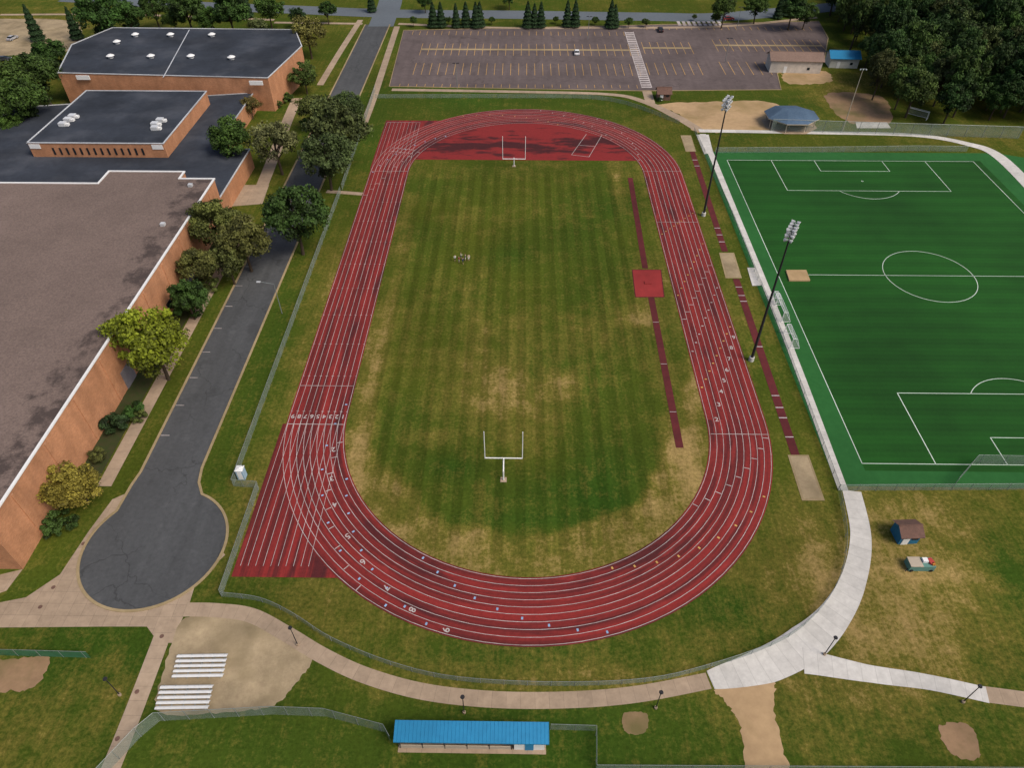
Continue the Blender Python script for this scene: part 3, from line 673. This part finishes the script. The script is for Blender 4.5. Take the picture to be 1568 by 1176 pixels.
# ------------------------------------------------------------------ goal posts
def gp(name,x,yc_,side):
    mb=MB(); w=3.0
    mb.beam((0,-side*2,0),(0,-side*2,2.2),.12,WHITE,8); mb.beam((0,-side*2,2.2),(0,-side*.7,3.0),.11,WHITE,8); mb.beam((0,-side*.7,3.0),(0,0,3.05),.11,WHITE,8)
    mb.beam((-w,0,3.05),(w,0,3.05),.10,WHITE,8)
    for s_ in(-1,1): mb.beam((s_*w,0,3.0),(s_*w,0,9.3),.07,WHITE,8)
    mb.box((0,-side*2,.03),(1,1,.06),CONC)
    mb.build(name,None,(x,yc_,0))
xg,yg=G(771,735); gp('football_goalpost',xg,yg+2,1)
gp('football_goalpost',G(787,243,3.05)[0],G(787,243,3.05)[1],-1)
def sgoal(c,rz,w=6.4,h=2.4,dp=1.8):
    mb=MB(); r=.07
    for s_ in(-1,1):
        y=s_*w/2; mb.beam((0,y,0),(0,y,h),r,WHITE); mb.beam((0,y,h),(-.8,y,h),r*.7,WHITE); mb.beam((-.8,y,h),(-dp,y,.05),r*.7,WHITE); mb.beam((0,y,.05),(-dp,y,.05),r*.7,WHITE)
        mb.face([(0,y,0),(0,y,h),(-.8,y,h),(-dp,y,0)],NET)
    mb.beam((0,-w/2,h),(0,w/2,h),r,WHITE); mb.beam((-.8,-w/2,h),(-.8,w/2,h),r*.6,WHITE); mb.beam((-dp,-w/2,.05),(-dp,w/2,.05),r*.7,WHITE)
    mb.face([(0,-w/2,h-.02),(0,w/2,h-.02),(-.8,w/2,h-.02),(-.8,-w/2,h-.02)],NET); mb.face([(-.8,-w/2,h),(-.8,w/2,h),(-dp,w/2,.05),(-dp,-w/2,.05)],NET)
    o=mb.build('soccer_goal',None,(c[0],c[1],0)); o.rotation_euler=(0,0,rz)
sgoal(G(1190,478),pi); sgoal(G(1205,522),pi,4.5); sgoal(G(1185,462),pi,2.4,1.8,1.2); sgoal(G(1402,180),pi+.9,6)
# ------------------------------------------------------------------ light poles
def stadium(bpx,tpx):
    b=G(*bpx); h=hgt(bpx,tpx); mb=MB(); h=h-1
    mb.beam((0,0,.3),(0,0,h),.28,DARK,10,.13); mb.beam((0,0,0),(0,0,.9),.5,CONCW,12)
    for zz,wd,n in((h-.3,1.5,4),(h-1.3,1.5,4),(h-2.3,1.2,3)):
        mb.box((0,0,zz),(2*wd,.14,.14),GALV)
        for i in range(n):
            x=-wd+2*wd*i/(n-1)
            for s_ in (-1,1):
                mb.beam((x,s_*.15,zz+.15),(x,s_*.6,zz+.0),.15,ALU,8,.34); mb.beam((x,s_*.61,zz),(x,s_*.65,zz-.01),.34,WHITE,8,.32)
    mb.box((.35,0,2.2),(.3,.4,.8),GALV)
    o=mb.build('stadium_light_pole',None,(b[0],b[1],0)); o.rotation_euler=(0,0,math.radians(60))
stadium((1150,552),(1208,336)); stadium((1077,330),(1108,142))
b=G(1290,200); hh=hgt((1290,200),(1315,105)); mb=MB(); mb.beam((0,0,0),(0,0,hh),.15,BEIGE,8,.08); mb.box((0,0,hh),(1.8,.12,.12),GALV)
for x in(-.8,0,.8): mb.beam((x,-.1,hh),(x,-.4,hh-.15),.1,ALU,8,.2)
mb.build('wooden_light_pole',None,(b[0],b[1],0))
def lamp(p,h=4.6):
    c=G(*p); mb=MB(); mb.beam((0,0,0),(0,0,.35),.2,CONC,8); mb.beam((0,0,.3),(0,0,h),.065,DARK,8,.05)
    mb.beam((0,0,h),(0,0,h+.15),.1,DARK,8,.25); mb.beam((0,0,h+.15),(0,0,h+.3),.28,DARK,10,.22); mb.beam((0,0,h-.0),(0,0,h+.12),.16,WHITE,8)
    mb.build('street_lamp',None,(c[0],c[1],0))
for p in [(456,988),(711,1092),(1004,1085),(1262,1003),(1474,1076),(184,1065)]: lamp(p)
for p in [(432,480)]:
    c=G(*p); mb=MB(); mb.beam((0,0,0),(0,0,7.5),.1,GALV,8,.06); mb.beam((0,0,7.4),(-2.6,0,7.9),.05,GALV,6); mb.box((-2.9,0,7.9),(.8,.35,.15),ALU); mb.build('street_lamp',None,(c[0],c[1],0))
for p in [(1110,95),(700,135),(900,60),(1128,45)]:
    c=G(*p); mb=MB(); mb.beam((0,0,0),(0,0,8),.1,GALV,8,.06); mb.box((-.6,0,8),(.9,.4,.15),DARK); mb.box((.6,0,8),(.9,.4,.15),DARK); mb.build('street_lamp',None,(c[0],c[1],0))
c=G(372,731); mb=MB(); LB=M('pale_blue_plastic',(.33,.47,.60),None,1,.5)
mb.box((0,0,1.08),(1.15,1.15,2.1),LB); mb.box((0,0,2.19),(1.25,1.25,.12),WHITE); mb.face([(-.6,-.6,2.26),(.6,-.6,2.26),(0,0,2.45)],WHITE);mb.face([(.6,-.6,2.26),(.6,.6,2.26),(0,0,2.45)],WHITE);mb.face([(.6,.6,2.26),(-.6,.6,2.26),(0,0,2.45)],WHITE);mb.face([(-.6,.6,2.26),(-.6,-.6,2.26),(0,0,2.45)],WHITE)
mb.box((0,-.59,1.1),(.7,.04,1.8),WHITE); mb.beam((.45,.45,2.2),(.45,.45,2.7),.05,DARK); mb.build('portable_toilet',None,(c[0],c[1],0))
c=G(1406,868); mb=MB(); mb.box((0,0,.65),(3.6,1.6,1.1),TEAL); mb.box((-.9,0,1.25),(1.8,1.65,.1),BEIGE); mb.box((.5,.2,1.4),(.7,.7,.4),WHITE); mb.box((1.3,.1,1.35),(.7,.9,.3),REDB,.3); mb.box((1.5,-.4,1.35),(.4,.4,.3),M('orange_box',(.5,.2,.04),None,1)); mb.box((-1.5,-.85,.2),(.15,.15,.4),DARK)
mb.beam((-2.4,-1.0,.3),(-1.7,-.4,.3),.05,DARK)
for x in(-1.4,1.4):
    for y in(-.8,.8): mb.beam((x,y-.08,.25),(x,y+.08,.25),.25,RUBBER,10)
mb.build('equipment_cart',None,(c[0],c[1],0))
# ------------------------------------------------------------------ cars
def car(p,colr,rz):
    m=M('car_paint',colr,colr,1,.3); mb=MB(); w=.88
    prof=[(-2.25,.35),(-2.25,.75),(-2.1,.92),(-1.2,1.0),(1.3,.98),(2.1,.82),(2.25,.6),(2.25,.35)]
    cab=[(-1.75,.98),(-1.2,1.42),(.25,1.45),(1.15,.99)]
    for s_ in(-1,1): mb.face([(x,s_*w,z) for x,z in prof][::s_],m)
    for i in range(len(prof)):
        a,b=prof[i],prof[(i+1)%len(prof)]; mb.face([(a[0],-w,a[1]),(b[0],-w,b[1]),(b[0],w,b[1]),(a[0],w,a[1])],m)
    wt=.68
    C=[(cab[0][0],w-.06,cab[0][1]),(cab[1][0],wt,cab[1][1]),(cab[2][0],wt,cab[2][1]),(cab[3][0],w-.06,cab[3][1])]
    for s_ in(-1,1): mb.face([(x,s_*y,z) for x,y,z in C],GLASS)
    for i in range(3):
        a,b=C[i],C[i+1]; mb.face([(a[0],-a[1],a[2]),(b[0],-b[1],b[2]),(b[0],b[1],b[2]),(a[0],a[1],a[2])],m if i==1 else GLASS)
    for x in(-1.4,1.4):
        for s_ in(-1,1): mb.beam((x,s_*.7,.33),(x,s_*.92,.33),.33,RUBBER,12); mb.beam((x,s_*.92,.33),(x,s_*.93,.33),.18,ALU,8)
    for s_ in(-1,1): mb.box((2.24,s_*.6,.68),(.06,.35,.14),WHITE); mb.box((-2.24,s_*.6,.75),(.06,.3,.14),REDB)
    c=G(*p); o=mb.build('parked_car',None,(c[0],c[1],.03)); o.rotation_euler=(0,0,rz)
car((883,82),(.7,.7,.72),pi/2); car((1011,47),(.02,.02,.025),pi/2); car((8,92),(.05,.05,.06),.2); car((1115,30),(.3,.05,.05),0.1); car((20,60),(.4,.4,.42),1.4)
# ------------------------------------------------------------------ people
def permat(top,bot,name):
    m,n,l,b=nt(name); tc=n.new('ShaderNodeTexCoord'); s=n.new('ShaderNodeSeparateXYZ'); l.new(tc.outputs['Object'],s.inputs[0])
    r=n.new('ShaderNodeValToRGB'); r.color_ramp.interpolation='CONSTANT'; e=r.color_ramp.elements
    e[0].position=0; e[0].color=(.05,.05,.05,1); e[1].position=.04; e[1].color=(.4,.24,.17,1)
    for p_,c_ in((.27,bot),(.5,top),(.77,(.4,.24,.17)),(.91,(.06,.035,.02))):
        q=e.new(p_); q.color=c4(c_)
    l.new(mth(n,l,'DIVIDE',s.outputs[2],1.85),r.inputs[0]); l.new(r.outputs[0],b.inputs['Base Color']); return m
def person(p,rz,top,bot,arm=0.0,step=.0):
    V=[(0,0,.95),(0,0,1.2),(0,0,1.42),(0,0,1.52),(0,.02,1.62),(0,.01,1.74),
       (.19,0,1.4),(.25,.03,1.12),(.24,.12+arm,.9+arm),(-.19,0,1.4),(-.26,.0,1.12),(-.25,.1,.88),
       (.1,0,.9),(.11,.03+step,.5),(.12,step,.08),(.12,.14+step,.05),(-.1,0,.9),(-.11,.02-step,.5),(-.12,-step,.08),(-.12,.14-step,.05)]
    E_=[(0,1),(1,2),(2,3),(3,4),(4,5),(2,6),(6,7),(7,8),(2,9),(9,10),(10,11),(0,12),(12,13),(13,14),(14,15),(0,16),(16,17),(17,18),(18,19)]
    R=[.14,.14,.13,.06,.10,.09,.07,.05,.035,.07,.05,.035,.09,.065,.045,.04,.09,.065,.045,.04]
    me=bpy.data.meshes.new('person'); me.from_pydata(V,E_,[]); o=bpy.data.objects.new('person',me); link(o)
    o.modifiers.new('skin','SKIN'); sv=me.skin_vertices[0].data if me.skin_vertices else None
    if sv is None:
        return
    for i,r in enumerate(R): sv[i].radius=(r,r*(.75 if i<3 else 1))
    sv[0].use_root=True
    s=o.modifiers.new('sub','SUBSURF'); s.levels=1; s.render_levels=1
    me.materials.append(permat(top,bot,'clothes'))
    c=G(*p); o.location=(c[0],c[1],0); o.rotation_euler=(0,0,rz)
for p,rz,t,bt,a,s_ in [((697,400),.3,(.7,.7,.7),(.05,.05,.06),.2,.1),((703,402),2,(.5,.08,.06),(.6,.6,.6),.1,0),((709,404),4,(.04,.05,.10),(.03,.03,.04),.0,.12),((706,396),5,(.7,.65,.5),(.1,.1,.15),.3,.1),((713,399),1,(.1,.1,.1),(.5,.5,.5),.1,.05),((718,399),3,(.75,.6,.5),(.7,.7,.7),.2,.1)]:
    person(p,rz,t,bt,a,s_)
# ------------------------------------------------------------------ vegetation
def leafquads(P,Nn,size,r):
    n=len(P); t=r.normal(size=(n,3)); u=np.cross(Nn,t); u/=np.linalg.norm(u,axis=1)[:,None]+1e-9; w=np.cross(Nn,u)
    s=(size*r.uniform(.6,1.3,n))[:,None]; u=u*s; w=w*s*.75
    return np.stack([P-u-w,P+u-w*.6,P+u+w,P-u*.7+w],1).reshape(-1,3)
def tree_mesh(seed,kind='round'):
    r=np.random.default_rng(seed); P=[];Nn=[];T=[]
    if kind=='conifer':
        n=5200; z=r.random(n)**1.1; rad=(1-z)**.75*.42*(1+.18*np.sin(z*40)+.1*r.normal(size=n))+.02
        a=r.random(n)*2*pi; q=r.uniform(.75,1.05,n)
        Pp=np.stack([rad*q*np.cos(a),rad*q*np.sin(a),.15+z*2.1],1); N_=np.stack([np.cos(a),np.sin(a),np.full(n,.5)],1)+r.normal(size=(n,3))*.5
        P=[Pp];Nn=[N_];T=[np.clip(.5+.2*r.normal(size=n)+.2*np.sin(z*40),0,1)]; size=.042
    else:
        nc={'round':85,'bush':30,'airy':58}[kind]; nl={'round':130,'bush':140,'airy':95}[kind]
        size=.034 if kind!='bush' else .05
        lobes=r.normal(size=(9,3)); lobes/=np.linalg.norm(lobes,axis=1)[:,None]; la=r.uniform(-.16,.34,9)
        for i in range(nc):
            d=r.normal(size=3); d/=np.linalg.norm(d); d[2]=abs(d[2])*1.0-.35 if r.random()<.75 else d[2]; d/=np.linalg.norm(d)
            amp=1+sum(la[k]*max(0,d@lobes[k])**4 for k in range(9)); rr=(r.random()**.35)*.78*amp
            c=np.array([d[0]*rr,d[1]*rr,d[2]*rr*.85]); c[2]+=1.3 if kind!='bush' else .55
            cr=r.uniform(.11,.27); g=r.normal(size=(nl,3)); g/=np.linalg.norm(g,axis=1)[:,None]; g[:,2]=np.where(r.random(nl)<.6,abs(g[:,2]),g[:,2])
            q=cr*r.uniform(.5,1.2,nl)[:,None]; P.append(c+g*q*np.array([1,1,.8])); Nn.append(g+r.normal(size=(nl,3))*.6+np.array([0,0,.2]))
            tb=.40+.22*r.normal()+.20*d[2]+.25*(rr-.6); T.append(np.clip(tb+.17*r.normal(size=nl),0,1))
    P=np.concatenate(P);Nn=np.concatenate(Nn);T=np.concatenate(T); Nn/=np.linalg.norm(Nn,axis=1)[:,None]
    if kind=='bush': P[:,2]=np.maximum(P[:,2],.03)
    V=leafquads(P,Nn,size,r); n=len(P); fcs=np.arange(4*n).reshape(n,4)
    mb=MB()
    if kind!='bush':
        lean=r.uniform(-.06,.06,2); top=(lean[0],lean[1],.95)
        mb.beam((0,0,-.02),top,.055,BARK,8,.035)
        if kind=='conifer': mb.beam(top,(0,0,2.0),.04,BARK,6,.01)
        else:
            for i in range(8):
                a=i*2*pi/8+r.uniform(-.3,.3); z0=r.uniform(.6,.95); e=(math.cos(a)*.55,math.sin(a)*.55,1.05+r.uniform(.1,.6)); m_=(lean[0]*z0+math.cos(a)*.2,lean[1]*z0+math.sin(a)*.2,z0+.22)
                mb.beam((lean[0]*z0,lean[1]*z0,z0),m_,.03,BARK,5,.02); mb.beam(m_,e,.02,BARK,5,.008)
            mb.beam(top,(0,0,1.8),.035,BARK,6,.01)
    k=len(mb.v); VV=mb.v+[tuple(x) for x in V.tolist()]; FF=mb.f+[tuple(int(x)+k for x in f) for f in fcs]
    me=bpy.data.meshes.new('tree_'+kind); me.from_pydata(VV,[],FF); me.materials.append(LEAF); me.materials.append(BARK)
    me.polygons.foreach_set('material_index',[1]*len(mb.f)+[0]*n)
    at=me.attributes.new('tint','FLOAT','FACE'); at.data.foreach_set('value',np.concatenate([np.full(len(mb.f),.5),T]).astype(np.float32))
    me.update(); return me
TM=[tree_mesh(s,'round') for s in range(6)]; AM=[tree_mesh(20+s,'airy') for s in range(3)]; BM=[tree_mesh(40+s,'bush') for s in range(3)]; CM=[tree_mesh(60+s,'conifer') for s in range(2)]
DG=(.029,.060,.011); MG=(.042,.076,.013); OL=(.066,.076,.018); YG=(.12,.15,.010); PALE=(.095,.11,.04); YE=(.14,.135,.02); CG=(.018,.040,.012)
def tree(px,py,rpx,c,kind='r',hs=1.0,name='deciduous_tree',world=None,parent=None,r=None):
    if world is None:
        r=rpx/ (.7206*(py+450)/(H-7)); hc=1.3*r*hs; x,y=G(px,py,hc)
    else: x,y=world
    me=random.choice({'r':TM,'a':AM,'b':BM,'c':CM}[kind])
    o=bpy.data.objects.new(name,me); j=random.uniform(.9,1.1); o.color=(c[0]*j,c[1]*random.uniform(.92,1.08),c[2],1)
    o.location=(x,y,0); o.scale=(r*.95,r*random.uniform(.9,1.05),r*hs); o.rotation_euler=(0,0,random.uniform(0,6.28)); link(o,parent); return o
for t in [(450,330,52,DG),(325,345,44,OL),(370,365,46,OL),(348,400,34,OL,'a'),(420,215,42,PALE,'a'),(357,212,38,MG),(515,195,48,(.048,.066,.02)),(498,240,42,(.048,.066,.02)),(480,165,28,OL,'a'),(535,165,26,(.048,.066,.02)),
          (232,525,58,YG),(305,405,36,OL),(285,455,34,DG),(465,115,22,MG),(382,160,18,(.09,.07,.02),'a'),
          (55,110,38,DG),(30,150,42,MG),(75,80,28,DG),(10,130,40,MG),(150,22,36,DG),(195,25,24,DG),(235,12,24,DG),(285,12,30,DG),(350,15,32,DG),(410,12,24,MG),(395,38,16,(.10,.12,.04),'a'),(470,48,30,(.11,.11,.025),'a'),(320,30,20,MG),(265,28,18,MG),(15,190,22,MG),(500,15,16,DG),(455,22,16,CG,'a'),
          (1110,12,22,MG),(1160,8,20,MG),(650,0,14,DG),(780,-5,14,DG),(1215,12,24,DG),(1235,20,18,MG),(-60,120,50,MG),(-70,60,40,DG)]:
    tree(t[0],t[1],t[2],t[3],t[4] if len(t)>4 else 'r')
tree(115,742,50,YE,'r',.75)
def bush(px,py,rpx,c,hs=.9,name='shrub'):
    r=rpx/(.7206*(py+450)/H); x,y=G(px,py,r*.4); tree(0,0,0,c,'b',hs,name,(x,y),None,r)
for b in [(175,652,25,CG),(203,630,20,DG),(88,805,28,DG),(283,462,30,DG),(262,448,18,DG),(215,640,14,OL),(440,150,12,MG),(425,160,10,MG),(470,190,12,MG),(345,300,10,DG),(320,438,18,OL),(300,480,14,DG),(150,700,16,OL),(1010,152,6,CG),(10,200,14,MG),(60,205,10,MG)]:
    bush(*b)
def conif(px,py,hpx,c=CG,w=.55,name='arborvitae'):
    x,y=G(px,py); s=hpx; me=random.choice(CM); o=bpy.data.objects.new(name,me); o.color=(*c,1); o.location=(x,y,0); o.scale=(s*w*1.9,s*w*1.9,s); o.rotation_euler=(0,0,random.uniform(0,6)); link(o)
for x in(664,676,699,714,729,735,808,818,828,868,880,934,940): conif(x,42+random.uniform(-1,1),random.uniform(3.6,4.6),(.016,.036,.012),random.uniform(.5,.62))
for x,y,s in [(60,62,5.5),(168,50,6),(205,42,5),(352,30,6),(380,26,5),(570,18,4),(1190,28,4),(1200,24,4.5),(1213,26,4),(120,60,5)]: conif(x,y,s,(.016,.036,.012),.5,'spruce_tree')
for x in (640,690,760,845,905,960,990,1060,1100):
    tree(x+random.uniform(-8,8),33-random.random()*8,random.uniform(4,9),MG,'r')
def inpoly(x,y,p):
    c=False
    for i in range(len(p)):
        a,b=p[i],p[i-1]
        if (a[1]>y)!=(b[1]>y) and x<(b[0]-a[0])*(y-a[1])/(b[1]-a[1])+a[0]: c=not c
    return c
def forest(poly,sp,rr,cols):
    E=empty('forest'); k=0; xs_=[p[0] for p in poly]; ys_=[p[1] for p in poly]
    yy=min(ys_)
    while yy<max(ys_):
        xx=min(xs_)
        while xx<max(xs_):
            x=xx+random.uniform(-sp*.4,sp*.4); y=yy+random.uniform(-sp*.4,sp*.4)
            if inpoly(x,y,poly):
                o=tree(0,0,0,random.choice(cols),random.choice('rrra'),random.uniform(1.0,1.5),'forest_tree_%d'%k,(x,y),E,random.uniform(*rr)); k+=1
            xx+=sp
        yy+=sp
fp=GL([(1330,150),(1395,192),(1465,200),(1568,192),(1760,190),(1900,0),(1700,-60),(1285,-40),(1262,20),(1285,70),(1325,105)])
forest(fp,7.5,(4.2,7.2),[(.022,.045,.009),(.025,.05,.009),(.018,.04,.008),(.030,.06,.011),(.042,.07,.013),(.045,.06,.016)])
fb=GL([(-500,-30),(1250,-30),(1400,-70),(-700,-70)])
forest(fb,14,(5,7.5),[DG,MG,(.03,.06,.015)])
# ------------------------------------------------------------------ camera & light
cd=bpy.data.cameras.new('camera'); co=bpy.data.objects.new('camera',cd); col.objects.link(co); sc.camera=co
cd.sensor_width=36; cd.lens=F/1568*36; cd.clip_end=6000; cd.clip_start=.5
co.location=CAM; co.rotation_euler=(pi/2-PITCH,0,YAW)
w=bpy.data.worlds.new('World'); sc.world=w; w.use_nodes=True; n=w.node_tree.nodes; l=w.node_tree.links
sk=n.new('ShaderNodeTexSky'); sk.sky_type='NISHITA'; sk.sun_disc=False; sk.air_density=1.0; sk.dust_density=4.0; sk.ozone_density=.4
el=math.radians(50); az=math.radians(120)
sk.sun_elevation=el; sk.sun_rotation=az
bg=n['Background']; l.new(sk.outputs[0],bg.inputs[0]); bg.inputs[1].default_value=.125
sd=bpy.data.lights.new('sun','SUN'); sd.energy=2.5; sd.angle=math.radians(25); sd.color=(1,.92,.80)
so=bpy.data.objects.new('sun',sd); col.objects.link(so)
dv=Vector((math.sin(az)*math.cos(el),math.cos(az)*math.cos(el),math.sin(el)))
so.rotation_euler=dv.to_track_quat('Z','Y').to_euler(); so.location=(0,100,200)
sc.view_settings.view_transform='Standard'; sc.view_settings.look='None'; sc.view_settings.exposure=0
